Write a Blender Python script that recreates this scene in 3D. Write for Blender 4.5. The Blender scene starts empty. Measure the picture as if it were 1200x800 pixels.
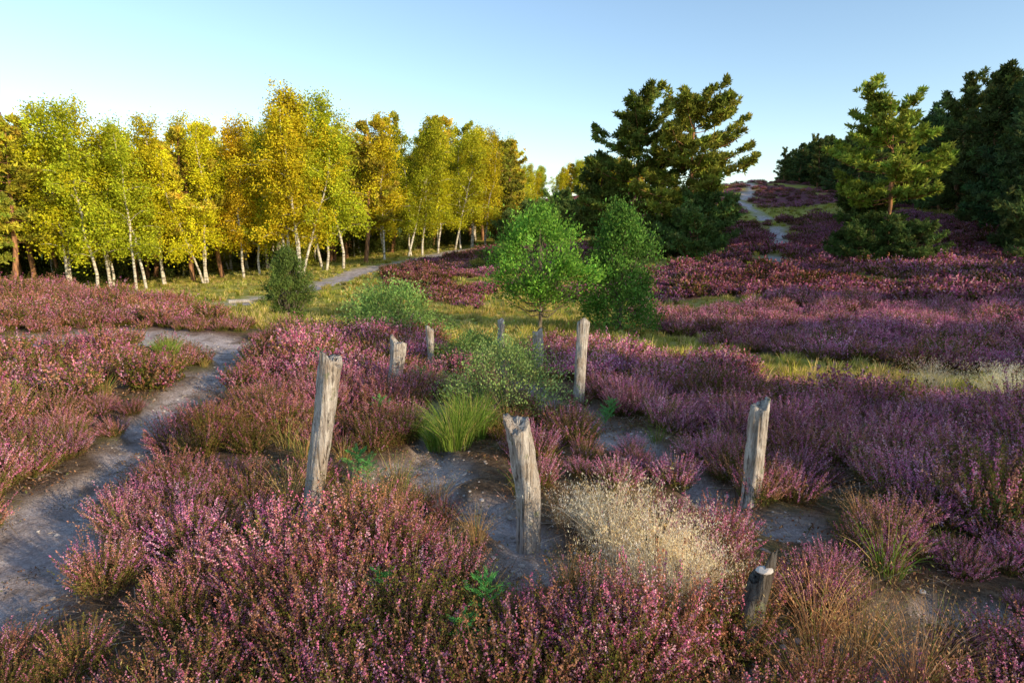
import bpy, math, random
import numpy as np
from mathutils import Vector
rng=np.random.default_rng(7); random.seed(7)
scene=bpy.context.scene

# ---------------------------------------------------------------- noise + terrain
def vnoise(x,y,seed=0):
    x=np.asarray(x,float); y=np.asarray(y,float)
    xi=np.floor(x).astype(np.int64); yi=np.floor(y).astype(np.int64)
    fx=x-xi; fy=y-yi; fx=fx*fx*(3-2*fx); fy=fy*fy*(3-2*fy)
    def h(a,b):
        n=(a*374761393+b*668265263+seed*144269504)&0x7fffffff
        n=((n^(n>>13))*1274126177)&0x7fffffff
        return ((n^(n>>16))&0xffff)/65535.0
    return (h(xi,yi)*(1-fx)+h(xi+1,yi)*fx)*(1-fy)+(h(xi,yi+1)*(1-fx)+h(xi+1,yi+1)*fx)*fy
def fbm(x,y,o=4,seed=0):
    s=0;a=.5;t=0
    for i in range(o):
        s=s+a*vnoise(x*2**i,y*2**i,seed+i*17); t+=a; a*=.5
    return s/t

cp=[]
def P(t,*yz):
    for Y,z in yz: cp.append((t*Y,Y,z))
P(-.95,(8,0),(14,.05),(18,.0),(28,-1.6),(52,-2.7),(100,-2.5))
P(-.82,(8,0),(14,.05),(18.5,0),(28,-1.6),(52,-2.7),(100,-2.5),(250,0))
P(-.62,(8,0),(12,.0),(17,0),(27,-1.5),(52,-2.7),(100,-2.2))
P(-.41,(8,-.05),(13,-.15),(20,-.9),(30,-1.5),(50,-2.2),(100,-1),(250,2))
P(-.232,(7,-.08),(11,-.3),(18,-1),(28,-1.3),(60,-1.3),(100,.5))
P(-.055,(5,0),(8,-.1),(12,-.45),(17,-.95),(28,-1.3),(50,-.9),(75,-.1),(150,6))
P(.055,(40,-1.0),(95,2.5),(150,9.0),(250,11))
P(.137,(7,-.1),(10,-.3),(17,-.95),(28,-1.2),(50,-.1),(100,5),(150,10))
P(.273,(5,0),(8,-.3),(13,-.8),(20,-1.16),(36,-.1),(70,3.5))
P(.37,(65,2.95),(120,10.5),(200,11))
P(.54,(4,0),(7,-.3),(11,-.75),(17,-.7),(35,.43),(60,3.4),(120,9.5),(200,12))
P(.68,(14,-.67),(28,-.05),(70,4.6))
P(.82,(5,0),(8,-.45),(12.5,-.6),(16,-.57),(32,.55),(70,5),(150,12))
for a in range(0,360,40):
    for r in (2,4.5):
        cp.append((r*math.sin(math.radians(a)),r*math.cos(math.radians(a)),0))
for a,zs in ((60,(0,.9,3,8,10)),(90,(0,1.2,3,7,9)),(130,(0,.8,2,4,6)),(180,(0,.2,1,3,5)),(-130,(0,0,0,2,4)),(-90,(0,0,-1,-1,2)),(-60,(0,0,-2,-2,1))):
    for r,z in zip((9,20,40,100,220),zs):
        cp.append((r*math.sin(math.radians(a)),r*math.cos(math.radians(a)),z))
for a in range(0,360,45):
    for r,z in ((450,8),(1600,5)): cp.append((r*math.sin(math.radians(a)),r*math.cos(math.radians(a)),z))
cp=np.array(cp)
def feat(x,y):
    r=np.maximum(np.hypot(x,y),1.5); th=np.arctan2(x,y)
    return np.stack([2.2*np.cos(th),2.2*np.sin(th),1.2*np.log(r)],-1)
def kern(A,B):
    d2=((A[:,None,:]-B[None,:,:])**2).sum(-1)
    return np.sqrt(d2+.04)
Fc=feat(cp[:,0],cp[:,1]); n=len(cp)
K=kern(Fc,Fc)-np.eye(n)*0.01
Pm=np.hstack([np.ones((n,1)),Fc])
Amat=np.block([[K,Pm],[Pm.T,np.zeros((4,4))]])
W=np.linalg.lstsq(Amat,np.concatenate([cp[:,2],np.zeros(4)]),rcond=None)[0]
def rbf(x,y):
    x=np.asarray(x,float).ravel(); y=np.asarray(y,float).ravel()
    out=np.empty(len(x))
    for i in range(0,len(x),20000):
        F=feat(x[i:i+20000],y[i:i+20000])
        out[i:i+20000]=kern(F,Fc)@W[:n]+W[n]+F@W[n+1:]
    return out
def pdist(x,y,pts):
    d=np.full(len(x),1e9)
    for (ax,ay),(bx,by) in zip(pts[:-1],pts[1:]):
        vx,vy=bx-ax,by-ay; L=vx*vx+vy*vy
        t=np.clip(((x-ax)*vx+(y-ay)*vy)/L,0,1)
        d=np.minimum(d,np.hypot(x-ax-t*vx,y-ay-t*vy))
    return d
def sm(e0,e1,v):
    t=np.clip((v-e0)/(e1-e0),0,1); return t*t*(3-2*t)
PATHS=[ # polyline, half width
 ([(-2.2,.5),(-2.45,2.2),(-2.7,3.0),(-2.9,3.8),(-3.1,4.5)],.37),
 ([(-14,7.9),(-10.5,8.9),(-8.6,9.8),(-7.4,10.6),(-6.2,11.0),(-5.0,10.6)],.60),
 ([(1.45,4.1),(1.3,4.9),(.85,5.9),(.4,7.0),(.0,8.2),(-.2,10),(-.8,13)],.21),
 ([(-.75,6.6),(-.7,4.7),(-.35,3.9),(.2,3.35)],.13),
 ([(4.6,2.3),(2.9,2.6),(2.1,2.8)],.10),
 ([(-13,26),(-12.5,36),(-12.5,54),(-8.6,62),(-4,72),(7.7,82)],1.25),
 ([(44,121),(39,104),(28.5,80),(24,58),(17.8,42),(13.8,33)],.62),
 ([(-3.1,4.5),(-3.35,5.6),(-3.6,6.9),(-3.8,8.0),(-4.3,9.3),(-5.0,10.6)],.27),
]
BLOBS=[(-.7,4.7,.42),(.1,3.15,.3),(1.0,5.3,.4),(1.75,2.55,.35),(-1.1,8.0,.4),(-1.35,3.35,.22),(.6,6.6,.4),(1.7,3.7,.3),(-.2,3.9,.3),(-4.2,8.0,.35)]
def path_mask(x,y):
    m=np.zeros(len(x)); nz=(fbm(x*1.3,y*1.3,3,5)-.5)
    br=fbm(x*.12+3,y*.12,2,44)
    for ip,(pts,w) in enumerate(PATHS):
        d=pdist(x,y,pts)+nz*w*1.8
        v=1-sm(w*.6,w*1.35,d)
        if ip==6: v=v*sm(.30,.40,br)
        m=np.maximum(m,v)
    for bx,by,br_ in BLOBS: m=np.maximum(m,.85*(1-sm(br_*.5,br_*1.2,np.hypot(x-bx,y-by)+nz*.5)))
    return m
tE=np.array([-3,-.95,-.82,-.6,-.41,-.23,-.05,.14,.27,.54,.82,1.3,3]); yE=np.array([22,20,20,17.5,13,11.5,11.2,11.8,10.8,8.4,6.6,5.4,4])
tH=np.array([-3,-.27,-.2,-.1,0,.1,.2,.273,.54,.68,.82,1.3,3]); yH=np.array([400,400,33,26,24,23,21,17.5,12.3,11.2,10.2,8.5,8])
tG=np.array([-3,-.3,-.1,.0,.03,.04,3]); yG=np.array([40,40,62,70,74,900,900])
def heath_mask(x,y):
    """1 heather, 0 grass"""
    yy=np.where(y>.3,y,.3); t=np.clip(x/yy,-3,3)
    nz=1+(fbm(x*.35,y*.35,3,9)-.5)*.45
    near=1-sm(.95,1.05,yy*nz/np.interp(t,tE,yE))
    far=sm(.95,1.05,yy*nz/np.interp(t,tH,yH))*(1-sm(.95,1.05,yy/np.interp(t,tG,yG)))
    m=np.maximum(near,far)
    d=pdist(x,y,PATHS[6][0]); m=m*(sm(.3,2.0,d+(fbm(x*.4,y*.4,2,3)-.5)*3)*.8+.2)
    pn=fbm(x*.13,y*.13,3,31); m=np.where((yy>22)&(pn>.65),m*.1,m)
    m=np.where(y<.3,1,m)
    return m
def H(x,y):
    x=np.atleast_1d(np.asarray(x,float)); y=np.atleast_1d(np.asarray(y,float))
    r=np.hypot(x,y)
    z=rbf(x,y)+(fbm(x*.45,y*.45,3,2)-.5)*.28*np.clip(r/6,.3,1)+(fbm(x*.06,y*.06,3,4)-.5)*1.2*np.clip((r-15)/60,0,1)
    pm=path_mask(x,y)
    z-=pm*.09
    z+=(fbm(x*5,y*5,3,12)-.5)*.07*np.clip(1-r/20,0,1)*(1+.5*pm)
    return z
def Hz(x,y): return float(H([x],[y])[0])

# ---------------------------------------------------------------- materials
def newmat(name):
    m=bpy.data.materials.new(name); m.use_nodes=True; nt=m.node_tree
    for nd in list(nt.nodes): nt.nodes.remove(nd)
    out=nt.nodes.new('ShaderNodeOutputMaterial'); return m,nt,out
def N(nt,t,**kw):
    nd=nt.nodes.new(t)
    for k,v in kw.items():
        if k in nd.inputs: nd.inputs[k].default_value=v
        else: setattr(nd,k,v)
    return nd
def mixc(nt,fac,a,b,bt='MIX'):
    m=nt.nodes.new('ShaderNodeMix'); m.data_type='RGBA'; m.blend_type=bt
    for s,v in ((m.inputs[0],fac),(m.inputs[6],a),(m.inputs[7],b)):
        if hasattr(v,'links') or hasattr(v,'is_output'): nt.links.new(v,s)
        else: s.default_value=v if not isinstance(v,tuple) else (*v,1)
    return m.outputs[2]
def ramp(nt,src,stops):
    r=nt.nodes.new('ShaderNodeValToRGB'); e=r.color_ramp.elements
    while len(e)<len(stops): e.new(.5)
    for el,(p,c) in zip(e,stops):
        el.position=p; el.color=(*c,1) if isinstance(c,tuple) else (c,c,c,1)
    nt.links.new(src,r.inputs[0]); return r.outputs[0]
def noise(nt,scale,detail=4,vec=None,rough=.55):
    nd=N(nt,'ShaderNodeTexNoise'); nd.inputs['Scale'].default_value=scale; nd.inputs['Detail'].default_value=detail; nd.inputs['Roughness'].default_value=rough
    if vec is not None: nt.links.new(vec,nd.inputs['Vector'])
    return nd.outputs['Fac']

def leafmat(name,trans=.3,var=.35,patch=None,patch_scale=.5):
    m,nt,out=newmat(name)
    at=N(nt,'ShaderNodeAttribute',attribute_name='Col')
    oi=N(nt,'ShaderNodeObjectInfo')
    mr=N(nt,'ShaderNodeMapRange'); nt.links.new(oi.outputs['Random'],mr.inputs['Value'])
    mr.inputs['To Min'].default_value=1-var; mr.inputs['To Max'].default_value=1+var
    hsv=N(nt,'ShaderNodeHueSaturation'); nt.links.new(mr.outputs[0],hsv.inputs['Value']); 
    mr2=N(nt,'ShaderNodeMapRange'); mul=N(nt,'ShaderNodeMath',operation='MULTIPLY'); mul.inputs[1].default_value=7.13
    fr=N(nt,'ShaderNodeMath',operation='FRACT'); nt.links.new(oi.outputs['Random'],mul.inputs[0]); nt.links.new(mul.outputs[0],fr.inputs[0]); nt.links.new(fr.outputs[0],mr2.inputs['Value'])
    mr2.inputs['To Min'].default_value=.485; mr2.inputs['To Max'].default_value=.512
    nt.links.new(mr2.outputs[0],hsv.inputs['Hue'])
    nt.links.new(at.outputs['Color'],hsv.inputs['Color'])
    col=hsv.outputs[0]
    if patch:
        g=N(nt,'ShaderNodeNewGeometry')
        f=ramp(nt,noise(nt,patch_scale,3,g.outputs['Position']),[(.35,0.0),(.65,1.0)])
        col=mixc(nt,f,col,mixc(nt,1.0,col,patch,'MULTIPLY'))
    d=N(nt,'ShaderNodeBsdfDiffuse'); t=N(nt,'ShaderNodeBsdfTranslucent'); mx=N(nt,'ShaderNodeMixShader'); mx.inputs[0].default_value=trans
    nt.links.new(col,d.inputs[0]); nt.links.new(col,t.inputs[0]); nt.links.new(d.outputs[0],mx.inputs[1]); nt.links.new(t.outputs[0],mx.inputs[2]); nt.links.new(mx.outputs[0],out.inputs[0])
    return m
M_heather=leafmat('heather_mat',.25,.3,(.86,.80,.62),.45)
M_heatherfar=leafmat('heather_far_mat',.2,.25,(.62,.55,.42),.12)
M_grass=leafmat('grass_mat',.3,.3,(1.0,.85,.75),.3)
M_leaf=leafmat('leaf_mat',.35,.2)
M_needle=leafmat('needle_mat',.25,.25)

def barkmat(name,c1,c2,c3,scale,horizontal=False):
    m,nt,out=newmat(name)
    tc=N(nt,'ShaderNodeTexCoord'); mp=N(nt,'ShaderNodeMapping')
    mp.inputs['Scale'].default_value=(1,1,6) if horizontal else (4,4,.6)
    nt.links.new(tc.outputs['Object'],mp.inputs[0])
    f=noise(nt,scale,5,mp.outputs[0],.65)
    c=ramp(nt,f,[(.35,c3),(.5,c2),(.62,c1)])
    b=N(nt,'ShaderNodeBsdfPrincipled'); b.inputs['Roughness'].default_value=.9
    b.inputs['Specular IOR Level'].default_value=.15
    nt.links.new(c,b.inputs['Base Color'])
    bp=N(nt,'ShaderNodeBump'); bp.inputs['Strength'].default_value=.6; bp.inputs['Distance'].default_value=.02; nt.links.new(f,bp.inputs['Height']); nt.links.new(bp.outputs[0],b.inputs['Normal'])
    nt.links.new(b.outputs[0],out.inputs[0]); return m
M_birchbark=barkmat('birch_bark',(.74,.70,.58),(.60,.52,.40),(.05,.04,.04),1.6,True)
M_pinebark=barkmat('pine_bark',(.50,.25,.12),(.32,.16,.08),(.08,.045,.03),3)
M_oakbark=barkmat('oak_bark',(.28,.23,.18),(.18,.14,.10),(.05,.04,.03),6)

def postmat(name,dark=1.0):
    m,nt,out=newmat(name)
    tc=N(nt,'ShaderNodeTexCoord'); mp=N(nt,'ShaderNodeMapping'); mp.inputs['Scale'].default_value=(9,9,.9); nt.links.new(tc.outputs['Object'],mp.inputs[0])
    f1=noise(nt,5,8,mp.outputs[0],.7)
    f2=noise(nt,5,5,tc.outputs['Object'],.6)
    mp2=N(nt,'ShaderNodeMapping'); mp2.inputs['Scale'].default_value=(22,22,.7); nt.links.new(tc.outputs['Object'],mp2.inputs[0])
    f3=noise(nt,3,3,mp2.outputs[0],.6)
    k=dark
    c=ramp(nt,f1,[(.3,(.12*k,.09*k,.07*k)),(.42,(.38*k,.32*k,.27*k)),(.55,(.60*k,.54*k,.47*k)),(.75,(.78*k,.73*k,.65*k))])
    c=mixc(nt,ramp(nt,f2,[(.48,0.0),(.64,.7)]),c,(.34*k,.25*k,.17*k))
    c=mixc(nt,ramp(nt,f3,[(.35,.9),(.42,0.0)]),c,(.05,.035,.025))
    f4=noise(nt,14,4,tc.outputs['Object'],.6)
    c=mixc(nt,ramp(nt,f4,[(.60,0.0),(.68,.65)]),c,(.22,.24,.12))
    b=N(nt,'ShaderNodeBsdfPrincipled'); b.inputs['Roughness'].default_value=.85; b.inputs['Specular IOR Level'].default_value=.2
    nt.links.new(c,b.inputs['Base Color'])
    bp=N(nt,'ShaderNodeBump'); bp.inputs['Strength'].default_value=1.0; bp.inputs['Distance'].default_value=.015; nt.links.new(f1,bp.inputs['Height'])
    bp2=N(nt,'ShaderNodeBump'); bp2.inputs['Strength'].default_value=1.0; bp2.inputs['Distance'].default_value=.018; nt.links.new(f3,bp2.inputs['Height']); nt.links.new(bp.outputs[0],bp2.inputs['Normal'])
    nt.links.new(bp2.outputs[0],b.inputs['Normal']); nt.links.new(b.outputs[0],out.inputs[0]); return m
M_post=postmat('weathered_wood'); M_postd=postmat('rotten_wood',.25)

def stonemat():
    m,nt,out=newmat('stone_mat')
    oi=N(nt,'ShaderNodeObjectInfo'); c=ramp(nt,oi.outputs['Random'],[(0,(.22,.18,.15)),(.5,(.40,.34,.29)),(1,(.64,.57,.51))])
    b=N(nt,'ShaderNodeBsdfDiffuse'); nt.links.new(c,b.inputs[0]); nt.links.new(b.outputs[0],out.inputs[0]); return m
M_stone=stonemat()

def groundmat():
    m,nt,out=newmat('ground_mat')
    g=N(nt,'ShaderNodeNewGeometry'); pos=g.outputs['Position']
    ap=N(nt,'ShaderNodeAttribute',attribute_name='path').outputs['Fac']
    ah=N(nt,'ShaderNodeAttribute',attribute_name='heath').outputs['Fac']
    af=N(nt,'ShaderNodeAttribute',attribute_name='far').outputs['Fac']
    n1=noise(nt,1.2,6,pos,.6); n2=noise(nt,14,6,pos,.7); n3=noise(nt,70,4,pos,.7); n4=noise(nt,3.5,6,pos,.7)
    soil=ramp(nt,n2,[(.3,(.07,.045,.03)),(.5,(.20,.13,.08)),(.7,(.36,.25,.16))])
    soil=mixc(nt,ramp(nt,n1,[(.5,0.0),(.62,.7)]),soil,(.20,.18,.07))
    heathc=ramp(nt,n1,[(.3,(.12,.05,.05)),(.5,(.24,.09,.11)),(.7,(.22,.15,.07))])
    hc=mixc(nt,af,soil,heathc)
    gr=ramp(nt,n1,[(.3,(.26,.26,.03)),(.5,(.46,.41,.08)),(.68,(.66,.52,.19))])
    gr2=mixc(nt,ramp(nt,n2,[(.4,0.0),(.65,.7)]),gr,(.30,.30,.05))
    c=mixc(nt,ah,gr2,hc)
    sand=ramp(nt,n2,[(.3,(.40,.32,.29)),(.5,(.74,.63,.60)),(.7,(.90,.81,.78))])
    sand=mixc(nt,ramp(nt,n3,[(.44,0.0),(.60,.7)]),sand,(.44,.34,.31))
    sand=mixc(nt,ramp(nt,n4,[(.50,0.0),(.62,.8)]),sand,(.24,.17,.13))
    sand=mixc(nt,ramp(nt,n1,[(.54,0.0),(.66,.6)]),sand,(.20,.14,.10))
    c=mixc(nt,ap,c,sand)
    b=N(nt,'ShaderNodeBsdfDiffuse'); nt.links.new(c,b.inputs[0])
    bp=N(nt,'ShaderNodeBump'); bp.inputs['Strength'].default_value=.9; bp.inputs['Distance'].default_value=.07
    nt.links.new(n2,bp.inputs['Height'])
    bp2=N(nt,'ShaderNodeBump'); bp2.inputs['Strength'].default_value=.9; bp2.inputs['Distance'].default_value=.018; nt.links.new(n3,bp2.inputs['Height']); nt.links.new(bp.outputs[0],bp2.inputs['Normal'])
    nt.links.new(bp2.outputs[0],b.inputs['Normal']); nt.links.new(b.outputs[0],out.inputs[0]); return m

# ---------------------------------------------------------------- mesh buffer
def unit(v): return v/np.maximum(np.linalg.norm(v,axis=-1,keepdims=True),1e-9)
class Buf:
    def __init__(s): s.v=[];s.f=[];s.c=[];s.m=[];s.n=0;s.sm=[]
    def quads(s,Q,C,mat=0):   # Q (N,4,3)
        k=len(Q); s.v.append(Q.reshape(-1,3)); s.f.append(np.arange(4*k).reshape(-1,4)+s.n)
        s.c.append(np.repeat(C,4,axis=0)); s.m.append(np.full(k,mat)); s.sm.append(np.zeros(k,bool)); s.n+=4*k
    def leaves(s,cen,a,b,C,mat=0,dirs=None,spread=1.0):
        k=len(cen); u=unit(rng.normal(size=(k,3)))
        if dirs is not None: u=unit(dirs+u*spread)
        w=unit(np.cross(u,rng.normal(size=(k,3))))
        a=np.broadcast_to(np.asarray(a,float),(k,))[:,None]; b=np.broadcast_to(np.asarray(b,float),(k,))[:,None]
        Q=np.stack([cen-u*a,cen+w*b,cen+u*a,cen-w*b],1); s.quads(Q,C,mat)
    def tube(s,pts,rad,sides=6,col=(.2,.2,.2),mat=0):
        pts=np.asarray(pts,float); k=len(pts); t=unit(np.gradient(pts,axis=0))
        ref=np.array([1,0,0.]) if abs(t[0][0])<.9 else np.array([0,1.,0])
        a=unit(np.cross(t,ref)); b=np.cross(t,a)
        ang=np.linspace(0,2*np.pi,sides,endpoint=False)
        R=np.asarray(rad,float)[:,None,None]
        V=pts[:,None,:]+R*(a[:,None,:]*np.cos(ang)[None,:,None]+b[:,None,:]*np.sin(ang)[None,:,None])
        F=[]
        for i in range(k-1):
            for j in range(sides):
                F.append((i*sides+j,i*sides+(j+1)%sides,(i+1)*sides+(j+1)%sides,(i+1)*sides+j))
        s.v.append(V.reshape(-1,3)); s.f.append(np.array(F)+s.n); s.c.append(np.tile(np.array(col),(k*sides,1))); s.m.append(np.full(len(F),mat)); s.sm.append(np.ones(len(F),bool)); s.n+=k*sides
    def mesh(s,name,mats):
        V=np.concatenate(s.v);F=np.concatenate(s.f);C=np.concatenate(s.c);Mi=np.concatenate(s.m);S=np.concatenate(s.sm)
        me=bpy.data.meshes.new(name); me.vertices.add(len(V)); me.vertices.foreach_set('co',V.ravel().astype(np.float32))
        me.loops.add(F.size); me.loops.foreach_set('vertex_index',F.ravel().astype(np.int32))
        me.polygons.add(len(F)); me.polygons.foreach_set('loop_start',(np.arange(len(F))*4).astype(np.int32))
        for mm in mats: me.materials.append(mm)
        me.polygons.foreach_set('material_index',Mi.astype(np.int32)); me.polygons.foreach_set('use_smooth',S)
        ca=me.color_attributes.new('Col','FLOAT_COLOR','POINT')
        ca.data.foreach_set('color',np.hstack([C,np.ones((len(C),1))]).ravel().astype(np.float32))
        me.update(calc_edges=True); me.validate(); return me
def obj(name,me,loc=(0,0,0),rz=0,sc=1,link=True):
    o=bpy.data.objects.new(name,me); o.location=loc; o.rotation_euler=(0,0,rz); o.scale=(sc,sc,sc) if not isinstance(sc,tuple) else sc
    if link: scene.collection.objects.link(o)
    return o
def jit(col,k,v=.2): 
    c=np.tile(np.array(col,float),(k,1)); return np.clip(c*(1+rng.uniform(-v,v,(k,1)))*(1+rng.uniform(-v*.4,v*.4,(k,3))),0,1)
def pick(cols,w,k,v=.2):
    i=rng.choice(len(cols),k,p=np.array(w)/sum(w)); c=np.array(cols)[i]
    return np.clip(c*(1+rng.uniform(-v,v,(k,1))),0,1)

def scatter(name,pts,scl,idx,sources,tilt=.12):
    k=len(pts)
    me=bpy.data.meshes.new(name+'_points'); me.vertices.add(k); me.vertices.foreach_set('co',np.asarray(pts,np.float32).ravel())
    rot=np.stack([rng.normal(0,tilt,k),rng.normal(0,tilt,k),rng.uniform(0,6.283,k)],1).astype(np.float32)
    a=me.attributes.new('rot','FLOAT_VECTOR','POINT'); a.data.foreach_set('vector',rot.ravel())
    scl=np.asarray(scl,np.float32)
    if scl.ndim==1: scl=np.repeat(scl[:,None],3,1)
    a=me.attributes.new('scl','FLOAT_VECTOR','POINT'); a.data.foreach_set('vector',scl.astype(np.float32).ravel())
    a=me.attributes.new('idx','INT','POINT'); a.data.foreach_set('value',np.asarray(idx,np.int32))
    col=bpy.data.collections.new(name+'_parts')
    for i,sm_ in enumerate(sources):
        o=bpy.data.objects.new('%s_part_%02d'%(name,i),sm_); col.objects.link(o)
    o=obj(name,me)
    ng=bpy.data.node_groups.new(name+'_nodes','GeometryNodeTree')
    ng.interface.new_socket('Geometry',in_out='INPUT',socket_type='NodeSocketGeometry'); ng.interface.new_socket('Geometry',in_out='OUTPUT',socket_type='NodeSocketGeometry')
    gi=ng.nodes.new('NodeGroupInput'); go=ng.nodes.new('NodeGroupOutput'); ip=ng.nodes.new('GeometryNodeInstanceOnPoints'); ci=ng.nodes.new('GeometryNodeCollectionInfo')
    ci.inputs['Collection'].default_value=col; ci.inputs['Separate Children'].default_value=True; ci.inputs['Reset Children'].default_value=True
    def na(nm,dt):
        q=ng.nodes.new('GeometryNodeInputNamedAttribute'); q.data_type=dt; q.inputs['Name'].default_value=nm; return q.outputs['Attribute']
    L=ng.links.new
    L(gi.outputs[0],ip.inputs['Points']); L(ci.outputs[0],ip.inputs['Instance']); ip.inputs['Pick Instance'].default_value=True
    L(na('idx','INT'),ip.inputs['Instance Index']); L(na('rot','FLOAT_VECTOR'),ip.inputs['Rotation']); L(na('scl','FLOAT_VECTOR'),ip.inputs['Scale'])
    L(ip.outputs[0],go.inputs[0])
    md=o.modifiers.new('scatter','NODES'); md.node_group=ng
    return o

# ---------------------------------------------------------------- ground sheet
nth=760; rs=np.concatenate([[.0],np.geomspace(.5,1800,300)])
th=np.linspace(0,2*np.pi,nth,endpoint=False)
RR,TT=np.meshgrid(rs[1:],th,indexing='ij'); X=(RR*np.sin(TT)).ravel(); Y=(RR*np.cos(TT)).ravel()
Z=H(X,Y); V=np.stack([X,Y,Z],1); V=np.vstack([V,[[0,0,Hz(0,0)]]])
nr=len(rs)-1; i=np.arange(nr-1)[:,None]; j=np.arange(nth)[None,:]; j2=(j+1)%nth
F=np.stack([i*nth+j,(i+1)*nth+j,(i+1)*nth+j2,i*nth+j2],-1).reshape(-1,4)
me=bpy.data.meshes.new('ground'); c0=len(V)-1
faces=[tuple(q) for q in F[:, ::-1].tolist()]+[(c0,k2,(k2+1)%nth)[::-1] for k2 in range(nth)]
me.from_pydata(V.tolist(),[],faces)
for nm,val in (('path',path_mask(X,Y)),('heath',heath_mask(X,Y)),('far',sm(9,22,np.hypot(X,Y)))):
    a=me.attributes.new(nm,'FLOAT','POINT'); a.data.foreach_set('value',np.append(val,0).astype(np.float32))
me.materials.append(groundmat()); me.update(); me.validate()
me.polygons.foreach_set('use_smooth',[True]*len(me.polygons))
obj('ground',me)

# ---------------------------------------------------------------- heather
PINK=[(.80,.25,.46),(.86,.36,.56),(.66,.17,.36),(.90,.54,.65)]
RUST=[(.58,.26,.19),(.68,.35,.26),(.46,.20,.11)]
GREEN=[(.14,.16,.03),(.22,.22,.05),(.26,.16,.06)]
def heather(seed,ns,R,Hh,nf,nl,fs,ls,wf,stem=True,dk=1.0,asp=.8):
    global rng; rng=np.random.default_rng(seed); b=Buf()
    a=rng.uniform(0,6.283,ns); rr=np.sqrt(rng.uniform(0,1,ns))*R
    out=np.stack([np.cos(a),np.sin(a),0*a],1); root=out*(rr*.55)[:,None]
    q=rr/R; L=Hh*(1-.45*q**2)*rng.uniform(.62,1.15,ns); lean=q*.75+rng.normal(0,.10,ns)
    side=rng.normal(0,.10,(ns,3)); side[:,2]=0
    def pos(s): return root+out*(lean*L*s**1.3)[:,None]+side*(L*s)[:,None]+np.stack([0*a,0*a,L*s],1)
    kind=rng.choice(3,ns,p=wf)  # pink, rust, green
    P1=np.array(PINK)*dk;R1=np.array(RUST)*dk;G1=np.array(GREEN)*dk
    s0=rng.uniform(.5,.68,ns); sprig=rng.uniform(.75,1.15,(ns,1)); pc=rng.integers(0,4,ns)
    for kk in range(nf):
        s=s0+(1.02-s0)*rng.uniform(0,1,ns); c=pos(s)+rng.normal(0,1,(ns,3))*(.0062*(1.35-s)[:,None]*1.5)*(1 if stem else 1.4)
        ci=rng.integers(0,3,ns); pj=np.where(rng.uniform(0,1,ns)<.6,pc,rng.integers(0,4,ns))
        col=np.where((kind==0)[:,None],P1[pj],np.where((kind==1)[:,None],R1[ci],G1[ci]))
        col=np.minimum(col*sprig*rng.uniform(.85,1.12,(ns,1)),.92); b.leaves(c,fs*rng.uniform(.7,1.2,ns),fs*asp,col)
    for kk in range(nl):
        s=rng.uniform(.08,.75,ns); c=pos(s)+rng.normal(0,.013,(ns,3))
        b.leaves(c,ls*rng.uniform(.7,1.3,ns),ls*.35,G1[rng.integers(0,3,ns)]*rng.uniform(.6,1.3,(ns,1)))
    if stem:
        w=rng.normal(size=(ns,3)); w[:,2]=0; w=unit(w)*.0016; p0=pos(np.zeros(ns)); p1=pos(np.full(ns,.5)); p2=pos(np.ones(ns))
        col=jit((.22,.14,.08),ns)
        b.quads(np.stack([p0-w,p0+w,p1+w,p1-w],1),col); b.quads(np.stack([p1-w,p1+w,p2+w*.5,p2-w*.5],1),col)
    return b
LA=[heather(10+i,165,.27,.35,34,13,.0046,.011,w).mesh('heather_near',[M_heather]) for i,w in enumerate([(.78,.10,.12),(.72,.13,.15),(.62,.20,.18),(.40,.45,.15),(.25,.53,.22),(.2,.2,.60)])]
LB=[heather(30+i,120,.27,.35,12,5,.010,.02,w,False,.92).mesh('heather_mid',[M_heather]) for i,w in enumerate([(.76,.1,.14),(.64,.16,.20),(.55,.22,.23),(.3,.52,.18),(.25,.45,.30),(.22,.2,.58)])]
LC=[heather(50+i,80,.55,.40,5,2,.034,.05,w,False,.76).mesh('heather_far',[M_heatherfar]) for i,w in enumerate([(.64,.22,.14),(.52,.28,.20),(.42,.33,.25),(.2,.38,.42)])]
rng=np.random.default_rng(99)
def ring(r0,r1,dens,a0=-60,a1=60):
    A0,A1=math.radians(a0),math.radians(a1); k=int(dens*(A1-A0)/2*(r1*r1-r0*r0))
    r=np.sqrt(rng.uniform(r0*r0,r1*r1,k)); t=rng.uniform(A0,A1,k); return r*np.sin(t),r*np.cos(t)
BARE=[(-1.28,3.42,.36),(.08,3.1,.36),(1.6,3.65,.36),(.98,2.25,.16),(.75,6.6,.3),(-1.4,6.9,.3),(-.7,4.6,.36),(-.45,5.3,.5),(.35,8.5,.3),(.6,3.0,.38),(.72,2.7,.28),(1.35,2.35,.30),(1.7,2.3,.25),(-1.15,9.0,.35),(1.0,5.4,.33),(2.2,2.7,.25),(-1.0,4.2,.3),(-.4,4.0,.25),(.35,3.6,.25),(-.9,7.6,.3)]
def midzone(x,y): return np.exp(-((x+.35)/1.25)**2-((y-5.4)/2.4)**2)
def heath_ok(x,y,edge=.5):
    k=(heath_mask(x,y)>rng.uniform(.2,.9,len(x)))&(path_mask(x,y)<.25+rng.uniform(0,.3,len(x)))
    k&=~((midzone(x,y)>.3)&(rng.uniform(0,1,len(x))<.38*midzone(x,y)+.1))
    for bx,by,br in BARE: k&=np.hypot(x-bx,y-by)>br*rng.uniform(.75,1.1,len(x))
    return k
def pdistmin(x,y):
    d=np.full(len(x),9.)
    for p,w in PATHS[:5]+PATHS[7:]: d=np.minimum(d,pdist(x,y,p)-w)
    return np.clip(d,0,9)
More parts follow.
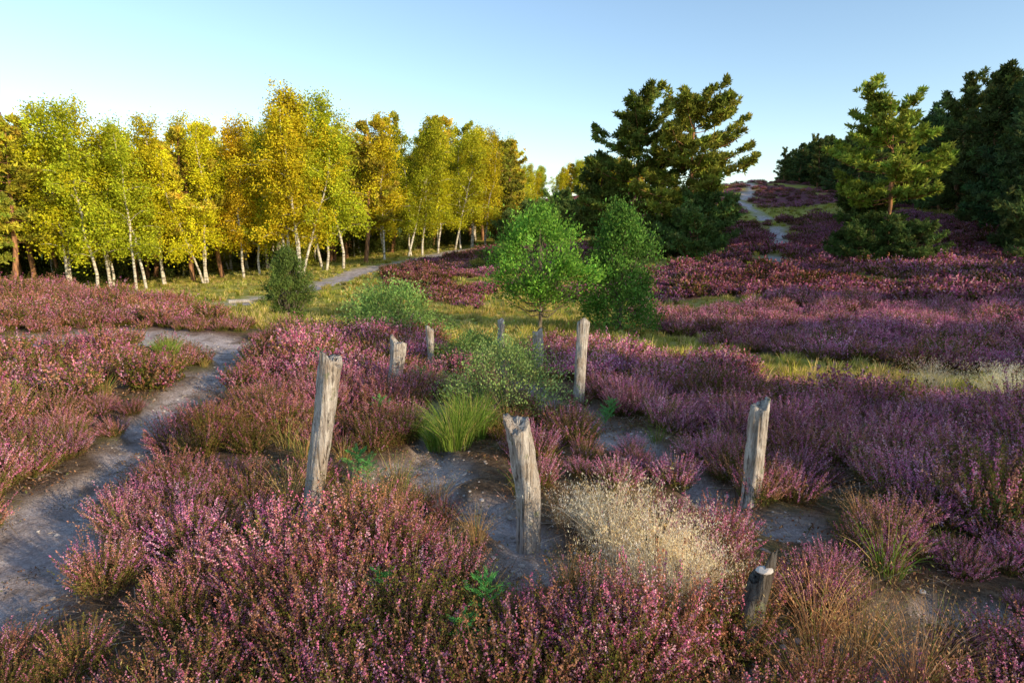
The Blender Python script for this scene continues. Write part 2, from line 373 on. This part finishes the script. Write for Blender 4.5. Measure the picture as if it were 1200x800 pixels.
def heath_scatter(name,rings,src,rustidx,base):
    xs=[];ys=[]
    for r0,r1,d,a0,a1 in rings:
        x,y=ring(r0,r1,d,a0,a1); k=heath_ok(x,y); xs.append(x[k]);ys.append(y[k])
    x=np.concatenate(xs);y=np.concatenate(ys); z=H(x,y)-.02
    k=len(x); pn=fbm(x*.7+9,y*.7,3,77); pn2=fbm(x*.16+2,y*.16,3,88); gap=fbm(x*1.3,y*1.3,2,55)
    sc=base*rng.uniform(.7,1.15,k)*(.45+1.1*gap); pm=np.clip(1-pdistmin(x,y)*1.2,0,1); sc*=1-.40*pm
    sc*=.76+.24*sm(2.4,4.5,np.hypot(x,y))
    u=rng.uniform(0,1,k); vivid=np.clip(.56+np.minimum(x,3)*.11+(pn-.5)*2.6+(pn2-.5)*1.6*(np.hypot(x,y)>9)-.45*midzone(x,y),.08,.94)
    npk=rustidx; idx=np.where(u<vivid,rng.integers(0,npk,k),rng.integers(npk,len(src),k))
    s3=np.stack([sc,sc,sc*rng.uniform(.8,1.2,k)],1)
    return scatter(name,np.stack([x,y,z],1),s3,idx,src)
heath_scatter('heather',[(1.45,3.2,20,-60,60),(3.2,7.5,13,-60,60)],LA,3,1.08)
heath_scatter('heather_heath',[(7.5,24,8,-60,60)],LB,3,1.12)
heath_scatter('heather_hillside',[(24,45,4.0,-28,56),(45,80,1.8,-22,48),(80,170,.6,-8,40)],LC,3,1.08)

# ---------------------------------------------------------------- grass
def tuft(seed,nb,R,Hh,w,cols,wt,bend=.5,fluff=0):
    global rng; rng=np.random.default_rng(seed); b=Buf()
    a=rng.uniform(0,6.283,nb); rr=np.sqrt(rng.uniform(0,1,nb))*R; out=np.stack([np.cos(a),np.sin(a),0*a],1)
    root=out*(rr*.5)[:,None]; L=Hh*rng.uniform(.5,1.1,nb); ln=(rr/R)*bend+rng.normal(0,.12,nb)
    sd=rng.normal(0,.12,(nb,3)); sd[:,2]=0
    def pos(s): return root+(out*ln[:,None]+sd)*(L*s**1.8)[:,None]+np.stack([0*a,0*a,L*(s-.22*s**3*np.clip(abs(ln)*1.5,0,1))],1)
    wv=rng.normal(size=(nb,3)); wv[:,2]=0; wv=unit(wv)*w/2; col=pick(cols,wt,nb,.3)
    ss=[0,.35,.7,1]; ww=[.8,1,.7,.12]
    for s0,s1,w0,w1 in zip(ss[:-1],ss[1:],ww[:-1],ww[1:]):
        p0=pos(np.full(nb,s0));p1=pos(np.full(nb,s1)); b.quads(np.stack([p0-wv*w0,p0+wv*w0,p1+wv*w1,p1-wv*w1],1),col)
    for kk in range(fluff):
        s=rng.uniform(.62,1.08,nb); b.leaves(pos(s)+rng.normal(0,.012,(nb,3)),.009,.0018,np.minimum(col*1.15,.92),dirs=np.tile([0,0,1.],(nb,1)),spread=.8)
    return b
GG=[(.30,.34,.05),(.46,.45,.09),(.74,.60,.26)]; ST=[(.86,.74,.48),(.90,.83,.62),(.70,.56,.30)]; BR=[(.64,.40,.18),(.50,.30,.13),(.76,.54,.27)]
TG=[tuft(100+i,45,.2,.22,.012,GG,[3,2,1+2*i]).mesh('grass_tuft_mesh',[M_grass]) for i in range(3)]
TF=[tuft(110+i,45,.35,.3,.035,GG,[3,2,1+2*i]).mesh('grass_tuft_mesh',[M_grass]) for i in range(3)]
TS=[tuft(120+i,220,.14,.46,.0024,ST,[3,3,1],.75,12).mesh('straw_tuft_mesh',[M_grass]) for i in range(2)]
TB=[tuft(130+i,110,.15,.42,.0032,BR+[(.26,.30,.08)],[3,2,2,1],.7,4).mesh('brown_tuft_mesh',[M_grass]) for i in range(2)]
TN=[tuft(140,460,.30,.52,.005,[(.20,.36,.05),(.30,.45,.08),(.58,.52,.18)],[3,3,1],.7).mesh('green_tuft_mesh',[M_grass])]
TM=[tuft(150+i,70,.13,.26,.0035,[(.20,.32,.05),(.32,.36,.08),(.60,.46,.18),(.48,.30,.12)],w_,.8,2).mesh('mixed_tuft_mesh',[M_grass]) for i,w_ in enumerate([[3,2,1,1],[1,2,3,2],[1,1,2,4]])]
rng=np.random.default_rng(5)
x,y=ring(6,26,8,-60,60); k=(heath_mask(x,y)<.55)&(path_mask(x,y)<.4); x,y=x[k],y[k]
scatter('grass',np.stack([x,y,H(x,y)-.01],1),rng.uniform(.5,1.2,len(x))*(.6+.9*fbm(x*.4,y*.4,2,8)),rng.integers(0,3,len(x)),TG)
x,y=ring(26,85,1.6,-48,45); k=(heath_mask(x,y)<.55)&(path_mask(x,y)<.08); x,y=x[k],y[k]
scatter('grass_meadow',np.stack([x,y,H(x,y)-.01],1),rng.uniform(.4,1.1,len(x)),rng.integers(0,3,len(x)),TF)
x,y=ring(1.8,11,7,-50,50); k=(rng.uniform(0,1,len(x))<.14+.9*midzone(x,y))&(path_mask(x,y)<.5); x,y=x[k],y[k]
scatter('mixed_grass',np.stack([x,y,H(x,y)-.01],1),rng.uniform(.6,1.35,len(x)),rng.integers(0,3,len(x)),TM)
def put(name,me,x,y,s=1,dz=0,rz=None):
    return obj(name,me,(x,y,Hz(x,y)+dz),random.uniform(0,6.28) if rz is None else rz,s)
for x,y,s in ((.50,2.75,.7),(.72,2.95,.9),(.55,3.15,1.0),(.92,3.1,.7),(.82,2.7,.75),(.45,3.4,.7),(.95,2.85,.6),(.64,2.6,.75)): put('straw_grass',random.choice(TS),x,y,s)
for x,y,s in ((1.25,2.2,.8),(1.45,2.35,1),(1.7,2.3,.9),(1.55,2.15,.9),(1.9,2.5,.8),(.75,2.35,.6),(1.35,2.5,.9),(1.6,2.5,.9),(1.15,2.1,.8),(-1.0,3.7,.8),(-1.5,3.95,.8),(-.75,3.6,.8),(-.5,3.9,.7),(.3,3.55,.6),(1.15,2.7,.7),(-.85,4.2,.7),(4.4,7.4,1),(-3.9,4.4,.7),(2.2,3.7,.6),(2.6,5.0,.6),(-.2,3.3,.6),(.3,2.9,.6),(-1.0,3.3,.5)): put('brown_grass',random.choice(TB),x,y,s)
for x,y,s in ((5.2,8.6,1.0),(5.6,9.1,1.1),(4.7,9.1,.9),(6.5,8.2,1.0),(7.3,7.9,.9),(6.0,8.7,1.0),(6.9,8.4,.9)): put('pale_grass',TB[0] if x<6 else TS[1],x,y,s*1.2)
for x,y,s in ((-.5,5.25,.95),(-.36,5.5,.95),(-.66,5.5,.8),(-5.2,9.3,.7),(-5.4,9.5,.6),(-.1,6.4,.6),(-2.4,7.4,.5),(-.9,7.4,.6)): put('green_grass',TN[0],x,y,s)

# litter: twigs and dead leaves on the bare soil
def litter(seed):
    global rng; rng=np.random.default_rng(seed); b=Buf(); k=34
    c=np.stack([rng.normal(0,.10,k),rng.normal(0,.10,k),rng.uniform(.002,.018,k)],1)
    a=rng.uniform(0,6.283,k); d=np.stack([np.cos(a),np.sin(a),rng.normal(0,.12,k)],1); w=np.stack([-np.sin(a),np.cos(a),0*a],1)
    L=rng.uniform(.015,.09,k)[:,None]; ww=.0017
    b.quads(np.stack([c-d*L-w*ww,c+d*L-w*ww*.4,c+d*L+w*ww*.4,c-d*L+w*ww],1),pick([(.34,.23,.13),(.18,.11,.06),(.6,.5,.38)],[2,2,1],k,.3))
    c=np.stack([rng.normal(0,.10,50),rng.normal(0,.10,50),rng.uniform(.002,.014,50)],1)
    b.leaves(c,.010,.005,pick([(.44,.24,.12),(.25,.15,.08),(.17,.19,.06),(.5,.32,.25)],[2,2,1,1],50,.3))
    return b.mesh('litter_mesh',[M_grass])
LT=[litter(501),litter(502),litter(503)]
rng=np.random.default_rng(77)
x,y=ring(1.6,9,10,-58,58); k=path_mask(x,y)<rng.uniform(.3,1.5,len(x)); x,y=x[k],y[k]
scatter('ground_litter',np.stack([x,y,H(x,y)+.004],1),rng.uniform(.7,1.5,len(x)),rng.integers(0,3,len(x)),LT,.04)

# seedlings
def seedling(seed):
    global rng; rng=np.random.default_rng(seed); b=Buf(); b.tube([(0,0,-.1),(0,0,.12),(0.01,0,.24)],[.004,.003,.001],4,(.12,.09,.04),0)
    for i in range(14):
        f=.25+.75*i/13; a=i*2.4; L=.13*(1.15-f)+.03; s=np.linspace(0,1,9)
        d=np.array([math.cos(a),math.sin(a),.7]); c=np.array([0,0,.24*f])+s[:,None]*d*L
        c=np.repeat(c,6,0); b.leaves(c+unit(np.tile(d,(54,1))+rng.normal(0,.8,(54,3)))*.012,.016,.0022,jit((.15,.42,.11),54,.35),0,dirs=np.tile(d,(54,1)),spread=.8)
    return b.mesh('seedling_mesh',[M_leaf])
SD=[seedling(3),seedling(4)]
for x,y,s in ((-1.1,4.25,1.2),(-1.0,4.1,1),(-.12,2.55,1.0),(-.59,2.62,1.0),(-.2,2.3,.9),(.9,5.8,.9),(-1.1,7.3,1.3),(-2.6,8.3,1.5),(-1.3,6.0,1.1),(1.0,6.1,1.),(-1.5,3.4,.7),(2.9,3.5,1)): put('pine_seedling',random.choice(SD),x,y,s*.8,.06)

# stones
def stone(seed):
    r=np.random.default_rng(seed); import bmesh
    bm=bmesh.new(); bmesh.ops.create_icosphere(bm,subdivisions=2,radius=1)
    for v in bm.verts: v.co*= (1+r.uniform(-.18,.18)); 
    sx,sy=r.uniform(.8,1.3),r.uniform(.7,1.1)
    for v in bm.verts: v.co=Vector((v.co.x*sx,v.co.y*sy,v.co.z*.55))
    me=bpy.data.meshes.new('stone_mesh'); bm.to_mesh(me); bm.free(); me.materials.append(M_stone)
    return me
SM=[stone(i) for i in range(4)]
x,y=ring(1.6,13,190,-60,60); k=(path_mask(x,y)>.3)&(fbm(x*1.5,y*1.5,2,66)>.36); x,y=x[k],y[k]
xb=[];yb=[]
for bx,by,br in BARE:
    q=rng.normal(0,br*.6,(60,2)); xb+=list(bx+q[:,0]); yb+=list(by+q[:,1])
x=np.append(x,xb);y=np.append(y,yb)
scatter('gravel',np.stack([x,y,H(x,y)-.001],1),.004+.018*rng.uniform(0,1,len(x))**4,rng.integers(0,4,len(x)),SM)

# ---------------------------------------------------------------- trees
def birch(seed,Ht=14.5,col=(.30,.27,.03),stems=1,nb=44,wid=.20,bare=.2,npc=48,leaf=.10):
    global rng; rng=np.random.default_rng(seed); b=Buf()
    for st in range(stems):
        lean=rng.normal(0,.05,2)+(rng.normal(0,.06,2) if stems>1 else 0); off=rng.normal(0,.35,2) if st else np.zeros(2); hh=Ht*(1 if st==0 else rng.uniform(.75,.95))
        k=10; s=np.linspace(0,1,k); wob=np.cumsum(rng.normal(0,.13,(k,2)),0)*np.array([[1,1]])
        tp=np.stack([off[0]+lean[0]*hh*s+wob[:,0],off[1]+lean[1]*hh*s+wob[:,1],hh*s-.2],1)
        r0=.0085*hh; b.tube(tp,r0*(1-.88*s)+.01,8,(.6,.6,.6),0)
        def at(f): return np.array([np.interp(f,s,tp[:,i]) for i in range(3)])
        n_=nb if st==0 else nb//2
        lob=rng.uniform(0,6.28,3)
        for i in range(n_):
            f=bare+(.98-bare)*((i+rng.uniform(0,1))/n_); g=(f-bare)/(1-bare)
            az=i*2.4+rng.normal(0,.4); L=Ht*wid*(math.sin(math.pi*min(1,(.2+.8*g))**.95)**.6*.9+.15)*rng.uniform(.45,1.2)*(1+.35*math.sin(az+lob[0]+g*5)+.2*math.sin(2*az+lob[1]-g*9))
            up=math.radians(32+33*g+rng.normal(0,9)); q=np.linspace(0,1,5)
            base=at(f); d=np.array([math.cos(az)*math.cos(up),math.sin(az)*math.cos(up),math.sin(up)])
            bp=base+q[:,None]*d*L; bp[:,2]-=.40*L*q**2.2
            b.tube(bp,.024*(1-.85*q)*(1.2-g*.5)+.004,4,(.3,.25,.2),0)
            nc=int(3+L*2)
            for c in range(nc):
                e=rng.uniform(.3,1.08); cc=np.array([np.interp(min(e,1),q,bp[:,i2]) for i2 in range(3)])+rng.normal(0,.34,3)*np.array([1,1,.9])
                sh=rng.uniform(.5,1.25); kk=int(npc*rng.uniform(.6,1.3)); pts=cc+rng.normal(0,1,(kk,3))*np.array([.28,.28,.34])*rng.uniform(.6,1.3)
                b.leaves(pts,leaf*rng.uniform(.55,1.25,kk),leaf*.62,jit(np.array(col)*sh,kk,.22),1)
    return b.mesh('birch_mesh',[M_birchbark,M_leaf])
def pine(seed,Ht=10,spread=2.8,base=.28,nb=40,col=(.045,.075,.025),nl=.13,nw=.032,lean=.0,dens=9,topr=.8,flat=1.0):
    global rng; rng=np.random.default_rng(seed); b=Buf()
    k=9; s=np.linspace(0,1,k); wob=np.cumsum(rng.normal(0,.12,(k,2)),0)
    tp=np.stack([lean*Ht*s+wob[:,0],wob[:,1],Ht*s-.2],1); b.tube(tp,Ht*.016*(1-.85*s)+.01,8,(.3,.2,.1),0)
    def at(f): return np.array([np.interp(f,s,tp[:,i]) for i in range(3)])
    per=3.2 if flat>=1 else 3.8
    for i in range(nb):
        lv=math.floor(i/per)/(nb/per); f=base+(1-base)*min(.985,max(0,lv+rng.normal(0,.025))); g=max(0,(f-base)/(1-base))
        az=i*2.05+rng.normal(0,.35); L=spread*(1-topr*g**1.9)*rng.uniform(.45,1.15)*(1 if g>.12 else .75)
        up=math.radians(-4+45*g**1.5+rng.normal(0,9)); q=np.linspace(0,1,6)
        if flat<1: up*=.7
        d=np.array([math.cos(az)*math.cos(up),math.sin(az)*math.cos(up),math.sin(up)])
        bp=at(f)+q[:,None]*d*L; bp[:,2]+=.16*L*q**2-.06*L*np.sin(q*math.pi)
        b.tube(bp,(.015+.010*L)*(1-.8*q)*(1.1-g*.5),5,(.2,.12,.08),0)
        nt_=int(dens*L+8); lat=np.array([-d[1],d[0],0]); ltn=np.linalg.norm(lat); lat=lat/max(ltn,.01)
        e=rng.uniform(.22,1.02,nt_)**.8; 
        npad=max(2,int(L*1.6)); pc=rng.uniform(.3,1,npad); pl=rng.normal(0,1,npad); wh=rng.integers(0,npad,nt_)
        if flat<1: e=np.clip(pc[wh]+rng.normal(0,.13,nt_),.15,1.05)
        cc=np.stack([np.interp(np.minimum(e,1),q,bp[:,i2]) for i2 in range(3)],1)
        wl=.34*L*np.clip(1.25-e,.2,1)*np.clip((e-.1)*2,.3,1)
        ln_=rng.normal(0,1,nt_) if flat>=1 else pl[wh]*.8+rng.normal(0,.45,nt_)
        cc+=lat*(ln_*wl)[:,None]; cc[:,2]+=rng.normal(0,.09*flat,nt_)+.08+(.10*np.abs(pl[wh]) if flat<1 else 0)
        m=13; C=np.repeat(cc,m,0); dd=np.repeat(np.tile(d*.5+np.array([0,0,.55]),(nt_,1)),m,0)
        u=unit(dd+rng.normal(0,.75,(nt_*m,3))); cl=np.repeat(jit(np.array(col)*rng.uniform(.7,1.2),nt_,.35),m,0)
        C=C+u*nl*.9*np.array([1,1,flat])+rng.normal(0,.06*flat,(nt_*m,3))
        w=unit(np.cross(u,rng.normal(size=u.shape)))
        a_=nl*rng.uniform(.7,1.2,(nt_*m,1)); Q=np.stack([C-u*a_,C+w*nw,C+u*a_,C-w*nw],1); b.quads(Q,cl*rng.uniform(.8,1.2,(nt_*m,1)),1)
    return b.mesh('pine_mesh',[M_pinebark,M_needle])
YEL=(.74,.65,.03); YG=(.54,.55,.035); OR=(.76,.56,.03)
BM=[birch(201,14.2,YEL,2,36),birch(202,13.8,YG,1),birch(203,14.2,YEL,3,26),birch(204,13.5,OR,1),birch(205,13.8,YG,2,36)]
PL=[pine(301,13.5,3.3,.3,46,(.52,.45,.05),.2,.06,0,8,.8,.9),pine(302,13.2,3.2,.22,50,(.32,.34,.05),.2,.06,0,8,.8,.9)]  # pines for sunlit spots: paler needles, sunlight put into the colour
PD=[pine(311,10,2.9,.08,58,(.12,.165,.05),.17,.05,0,9),pine(312,9.5,2.7,.06,56,(.11,.165,.055),.17,.05,0,9),pine(313,10.5,3.0,.12,54,(.145,.18,.05),.17,.05,0,9),pine(314,9,2.9,.03,56,(.10,.155,.055),.17,.05,0,9)]
L1=[(-.93,49,0,1.0),(-.86,51,'p0',1.05),(-.80,48,'p0',1.0),(-.84,47,'p1',.9),(-.76,53,'p0',1.0),(-.71,50,0,.98),(-.665,49,1,1.0),(-.635,51,2,1.0),(-.585,50,4,.93),(-.56,53,0,.95),(-.51,55,'p0',.98),(-.49,54,2,.92),(-.46,57,'p0',1.0),(-.43,55,3,.95),(-.40,56,1,.88),(-.355,53,0,1.02),(-.335,52,2,1.05),(-.30,56,4,1.0),(-.27,55,1,1.03),(-.235,61,'p0',1.0),(-.205,62,0,.95),(-.165,64,4,.92),(-.14,65,1,.95),(-.115,68,0,.92),(-.09,72,4,.93),(-.06,74,0,.95),(-.045,77,2,.95),(-.02,80,'p1',.98),(.003,84,'p0',.98),(-.19,72,'p1',1.15),(-.125,82,'p0',1.2),(-.07,86,'p1',1.15),(-.29,66,'p1',1.12)]
for t,Yd,kd,s in L1:
    if isinstance(kd,str): put('pine_tree',PL[int(kd[1])],t*Yd,Yd,s)
    else: put('birch_tree',BM[kd],t*Yd,Yd,s)
rng=np.random.default_rng(12)
pts=[]
for _ in range(300):
    t=rng.uniform(-1.2,.0); e=np.interp(t,[-1.25,-.8,-.5,-.3,-.1,0.0],[50,52,57,60,76,88]); pts.append((t,e+4+rng.uniform(0,1)**1.3*36))
pts=np.array(pts); x=pts[:,0]*pts[:,1]; y=pts[:,1]
scatter('forest',np.stack([x,y,H(x,y)],1),rng.uniform(.75,1.08,len(x)),rng.choice(7,len(x),p=[.13,.14,.12,.05,.14,.18,.24]),BM+PL,.02)
t=rng.uniform(.0,.20,60); y=rng.uniform(135,185,60); x=t*y
scatter('distant_trees',np.stack([x,y,H(x,y)-1],1),rng.uniform(.5,.72,60),rng.choice(7,60),BM+PL,.02)
def shrub(seed,Hs,Ws,col,ncl,npc,leaf,shape='dome',stems=7,trunk=None):
    global rng; rng=np.random.default_rng(seed); b=Buf()
    if trunk:
        s=np.linspace(0,1,6); tp=np.stack([rng.normal(0,.03,6),rng.normal(0,.03,6),s*Hs*.8],1); b.tube(tp,trunk*(1-.8*s)+.004,7,(.2,.2,.2),0)
    lob=rng.uniform(0,6.28,3)
    for i in range(ncl):
        z=rng.uniform(0,1); 
        if shape=='dome': r=math.sqrt(max(0,1-(z*.98)**2.2)); zz=.12+.88*z
        elif shape=='cone': r=(1-z)**.6*.9+.06; zz=.06+.94*z
        elif shape=='column': r=(math.sin(math.pi*min(1,.12+.88*z)))**.6; zz=.03+.97*z
        else: r=math.sqrt(max(0.02,1-(2*z-.9)**2))*.97; zz=.30+.70*z
        a=rng.uniform(0,6.283); q=rng.uniform(.3,1.0)**.6*rng.uniform(.85,1.15)*(1+.2*math.sin(2*a+lob[0]+z*5)+.14*math.sin(3*a+lob[1]-z*8)); p=np.array([math.cos(a)*r*q*Ws/2,math.sin(a)*r*q*Ws/2,zz*Hs*(1+.06*math.sin(3*a+lob[2]))])
        base=np.array([0,0,max(.02,p[2]*.55-.1 if trunk else .0)]); qq=np.linspace(0,1,4); bp=base+(p-base)*qq[:,None]; bp[:,2]+=-.08*Hs*np.sin(qq*math.pi)
        if i%2==0: b.tube(bp,(.004+.003*Hs)*(1-.8*qq)+.0015,4,(.2,.2,.2),0)
        sh=rng.uniform(.45,1.35); k=int(npc*rng.uniform(.6,1.3)); sg=.066*Ws*rng.uniform(.5,1.2)
        pt=p+rng.normal(0,1,(k,3))*sg; dr=unit(p-np.array([0,0,Hs*.3])) ; b.leaves(pt,leaf*rng.uniform(.7,1.3,k),leaf*.5,jit(np.array(col)*sh,k,.3),1,dirs=np.tile(dr+np.array([0,0,.4]),(k,1)),spread=1.1)
    return b
sh_u=[shrub(400,3,4,(.40,.38,.05),60,40,.12).mesh('shrub_mesh',[M_oakbark,M_leaf]),shrub(401,2.5,4.5,(.18,.22,.05),60,40,.12).mesh('shrub_mesh',[M_oakbark,M_leaf])]
k=110; t=rng.uniform(-1.1,.03,k); y=np.interp(t,[-1.1,-.8,-.5,-.3,-.1,0.03],[52,54,60,63,78,88])+rng.uniform(0,20,k); x=t*y
scatter('undergrowth',np.stack([x,y,H(x,y)-.1],1),rng.uniform(.5,1.1,k),rng.choice(2,k,p=[.4,.6]),sh_u,.02)
# valley trees
put('oak_tree',shrub(410,3.05,2.8,(.18,.35,.05),165,85,.045,'round',trunk=.05).mesh('oak_mesh',[M_oakbark,M_leaf]),.75,16.5,1)
put('birch_sapling',shrub(411,3.25,2.55,(.16,.30,.055),260,85,.04,'cone',trunk=.05).mesh('sapling_mesh',[M_oakbark,M_leaf]),2.95,17.2,1)
put('juniper_bush',shrub(412,1.95,1.15,(.12,.17,.04),260,90,.026,'column').mesh('juniper_mesh',[M_oakbark,M_needle]),-6.2,17.3,1)
WS=shrub(413,1.05,1.9,(.30,.46,.12),140,65,.028,'dome').mesh('willow_mesh',[M_oakbark,M_leaf])
put('willow_shrub',WS,-2.35,12,1); 
put('willow_shrub',shrub(414,.74,1.25,(.25,.36,.11),170,52,.014,'dome').mesh('willow_mesh',[M_oakbark,M_leaf]),-.04,6.1,1)
put('willow_shrub',WS,-.55,9.0,.5); put('willow_shrub',WS,-3.2,14.5,.5)
put('small_shrub',sh_u[1],-1.9,48,.5); put('small_shrub',sh_u[1],-2.4,45,.35)
# centre pines
put('pine_tree',pine(320,10.9,4.1,.22,66,(.21,.26,.05),.17,.048,.0,18,.62,.8),.188*45,45,1)
put('pine_tree',pine(321,9.8,3.9,.27,60,(.30,.33,.05),.17,.048,.0,17,.48,.8),.285*41,41,1)  # needle colour lightened to look sunlit
put('pine_tree',pine(322,7.5,2.4,.2,46,(.16,.20,.05),.17,.048),.155*46,48,1)
PS=pine(323,3.6,2.8,.03,50,(.13,.185,.05),.14,.042,.0,18,.6)
put('pine_shrub',PS,.30*38,38,.95); put('pine_shrub',PS,.255*42,42,.7); put('pine_shrub',PS,.19*44,44,.5); 
for t,Yd,s in ((.02,74,1.1),(.05,78,1.0),(.09,84,1.2),(.13,70,1.),(.115,66,.9),(-.01,70,.9)): put('pine_shrub',PS,t*Yd,Yd,s)
# right pine
put('pine_tree',pine(330,7.9,3.1,.40,38,(.33,.37,.055),.16,.046,.03,14,.4,.6),.60*32,32,1)  # sunlit crown painted in with lighter needles than the forest pines
put('pine_tree',pine(331,3.6,2.4,.12,36,(.13,.19,.05),.15,.045,.0,12),.565*34,34,1)
put('pine_shrub',PS,.56*31,31,.6); put('pine_shrub',PS,.63*30.5,30.5,.5)
# right forest first row and mass
for t,Yd,kd,s in ((.835,30,0,.8),(.82,34,1,.9),(.86,36,2,1.1),(.80,41,3,1.1),(.75,46,0,1.1),(.70,52,2,1.05),(.67,58,1,1.),(.64,63,3,1.),(.61,70,0,.9),(.57,78,2,.85),(.54,85,1,.85),(.505,94,3,.8),(.475,104,0,.75),(.445,114,1,.7),(.42,124,2,.65)):
    put('pine_tree',PD[kd],t*Yd,Yd,s)
rng=np.random.default_rng(21); pt=[]
while len(pt)<400:
    Yd=rng.uniform(22,150); xe=np.interp(Yd,[22,29,33,36,45,58,78,104,124,150],[42,36,31,31.5,35,41,46,52,55,62])
    pt.append((xe+rng.uniform(0,1)**1.2*34,Yd))
for _ in range(34):   # open woodland out of view behind and right, added to shade the foreground
    k=rng.uniform(-38,30); d=rng.uniform(0,30); bx,by=27+.6*k,-17+.8*k
    if bx+.8*d>.72*(by-.6*d)+8 : pt.append((bx+.8*d,by-.6*d))
pt=np.array(pt); x,y=pt[:,0],pt[:,1]
scatter('pine_forest',np.stack([x,y,H(x,y)],1),rng.uniform(.85,1.12,len(x))*np.interp(y,[40,130],[1,.72]),rng.integers(0,4,len(x)),PD,.02)

# ---------------------------------------------------------------- posts
def post(name,base,top,r0,r1,seed,mat=M_post,bend=(0,0),rag=1.0):
    r=np.random.default_rng(seed); sides=28; k=34
    b0=np.array([base[0],base[1],0.]); zb=Hz(*base)-.15; hgt=top[2]-zb
    s=np.linspace(0,1,k); V=[]
    ph=r.uniform(0,6.28,6); 
    for i,si in enumerate(s):
        cx=base[0]+(top[0]-base[0])*si+bend[0]*math.sin(si*math.pi); cy=base[1]+(top[1]-base[1])*si+bend[1]*math.sin(si*math.pi)
        rad=r0+(r1-r0)*si
        for j in range(sides):
            a=2*math.pi*j/sides
            g=1+.12*math.sin(2*a+ph[0]+si*1.5)+.08*math.sin(3*a+ph[1]-si*2)+.04*math.sin(9*a+ph[2]+si*3)+.025*math.sin(13*a+ph[5]+si)+.02*r.normal()
            g-=.30*math.exp(-((math.sin((a-ph[3]-si*.5)/2))/.05)**2)+.24*math.exp(-((math.sin((a-ph[4]+si*.3)/2))/.045)**2)
            g+=.14*rag*float(vnoise(np.array([si*7+seed]),np.array([math.cos(a)*1.5+9]))[0]-.5)*2
            z=zb+hgt*si
            if i==k-1: z+=rag*r1*(.55*math.cos(a-ph[0])+.30*math.sin(2*a+ph[1]))+r.normal()*.007*rag
            elif i>k-5: z+=rag*(i-(k-5))/4*r1*(.4*math.cos(a-ph[0])+.15*math.sin(2*a+ph[1]))
            V.append((cx+rad*g*math.cos(a),cy+rad*g*math.sin(a),z))
    F=[(i*sides+j,i*sides+(j+1)%sides,(i+1)*sides+(j+1)%sides,(i+1)*sides+j) for i in range(k-1) for j in range(sides)]
    lastr=(k-1)*sides; n0=len(V); cxx,cyy=top[0],top[1]
    for f,dz in ((.7,-.008),(.35,-.018)):
        for j in range(sides):
            v=V[lastr+j]; V.append((cxx+(v[0]-cxx)*f,cyy+(v[1]-cyy)*f,v[2]*f+(top[2])*(1-f)+dz+r.normal()*.006))
    V.append((cxx,cyy,top[2]-.022))
    for q in range(2):
        a0=lastr if q==0 else n0; a1=n0 if q==0 else n0+sides
        F+=[(a0+j,a0+(j+1)%sides,a1+(j+1)%sides,a1+j) for j in range(sides)]
    F+=[(n0+sides+j,n0+sides+(j+1)%sides,len(V)-1) for j in range(sides)]
    V=np.array(V); o=np.array([base[0],base[1],zb]); me=bpy.data.meshes.new(name); me.from_pydata((V-o).tolist(),[],F); me.materials.append(mat)
    me.polygons.foreach_set('use_smooth',[True]*len(me.polygons)); me.update()
    return obj(name,me,tuple(o))
post('fence_post',(-1.31,3.76),(-1.11,3.78,1.03),.066,.075,1)
post('fence_post',(.085,3.42),(.03,3.42,.73),.062,.072,2,bend=(.035,0))
post('fence_post',(1.62,4.02),(1.655,4.02,.67),.062,.056,3)
post('fence_post',(.97,2.42),(1.045,2.42,.40),.062,.05,4,M_postd,rag=2.2)
post('fence_post',(.765,6.96),(.80,6.96,.79),.066,.07,5)
post('fence_post',(-1.43,7.25),(-1.34,7.25,.53),.10,.098,6)
post('fence_post',(-1.2,9.1),(-1.21,9.1,.39),.055,.06,7)
post('fence_post',(-.21,10.5),(-.18,10.5,.31),.05,.055,8)
post('fence_post',(.335,8.8),(.365,8.8,.40),.065,.065,9,bend=(.02,0))
obj('white_stone',SM[3],(1.05,2.395,.415),.3,(.034,.028,.022))
lg=Buf(); 
for a,bq,rr in (((-.9,0,.12),(.9,.2,.16),.10),((-.5,.3,.1),(.7,-.3,.3),.07)):
    a=np.array(a);bq=np.array(bq); s=np.linspace(0,1,6); lg.tube(a+(bq-a)*s[:,None],rr*(1-.4*s),8,(.3,.3,.3),0)
put('fallen_log',lg.mesh('log_mesh',[M_post]),-11.3,27,1,0,.2)

# ---------------------------------------------------------------- light, sky, camera
az=math.radians(127); el=math.radians(16)
w=bpy.data.worlds.new('World'); scene.world=w; w.use_nodes=True; nt=w.node_tree
bg=nt.nodes['Background']; sky=nt.nodes.new('ShaderNodeTexSky'); sky.sky_type='NISHITA'; sky.sun_disc=False
sky.sun_elevation=el; sky.sun_rotation=az; sky.air_density=1.0; sky.dust_density=.4; sky.ozone_density=1.5
nt.links.new(sky.outputs[0],bg.inputs[0]); bg.inputs[1].default_value=.26
sd=bpy.data.lights.new('sun','SUN'); sd.energy=5; sd.angle=math.radians(.5); sd.color=(1,.82,.56)
so=bpy.data.objects.new('sun',sd); scene.collection.objects.link(so)
v=Vector((math.sin(az)*math.cos(el),math.cos(az)*math.cos(el),math.sin(el))); so.rotation_euler=v.to_track_quat('Z','Y').to_euler()
cam=bpy.data.cameras.new('camera'); cam.lens=22; cam.sensor_width=36; cam.clip_start=.05; cam.clip_end=5000
co=bpy.data.objects.new('camera',cam); co.location=(0,0,1.8); co.rotation_euler=(math.radians(80),0,0); scene.collection.objects.link(co); scene.camera=co
scene.view_settings.view_transform='Standard'; scene.view_settings.look='None'; scene.view_settings.exposure=0
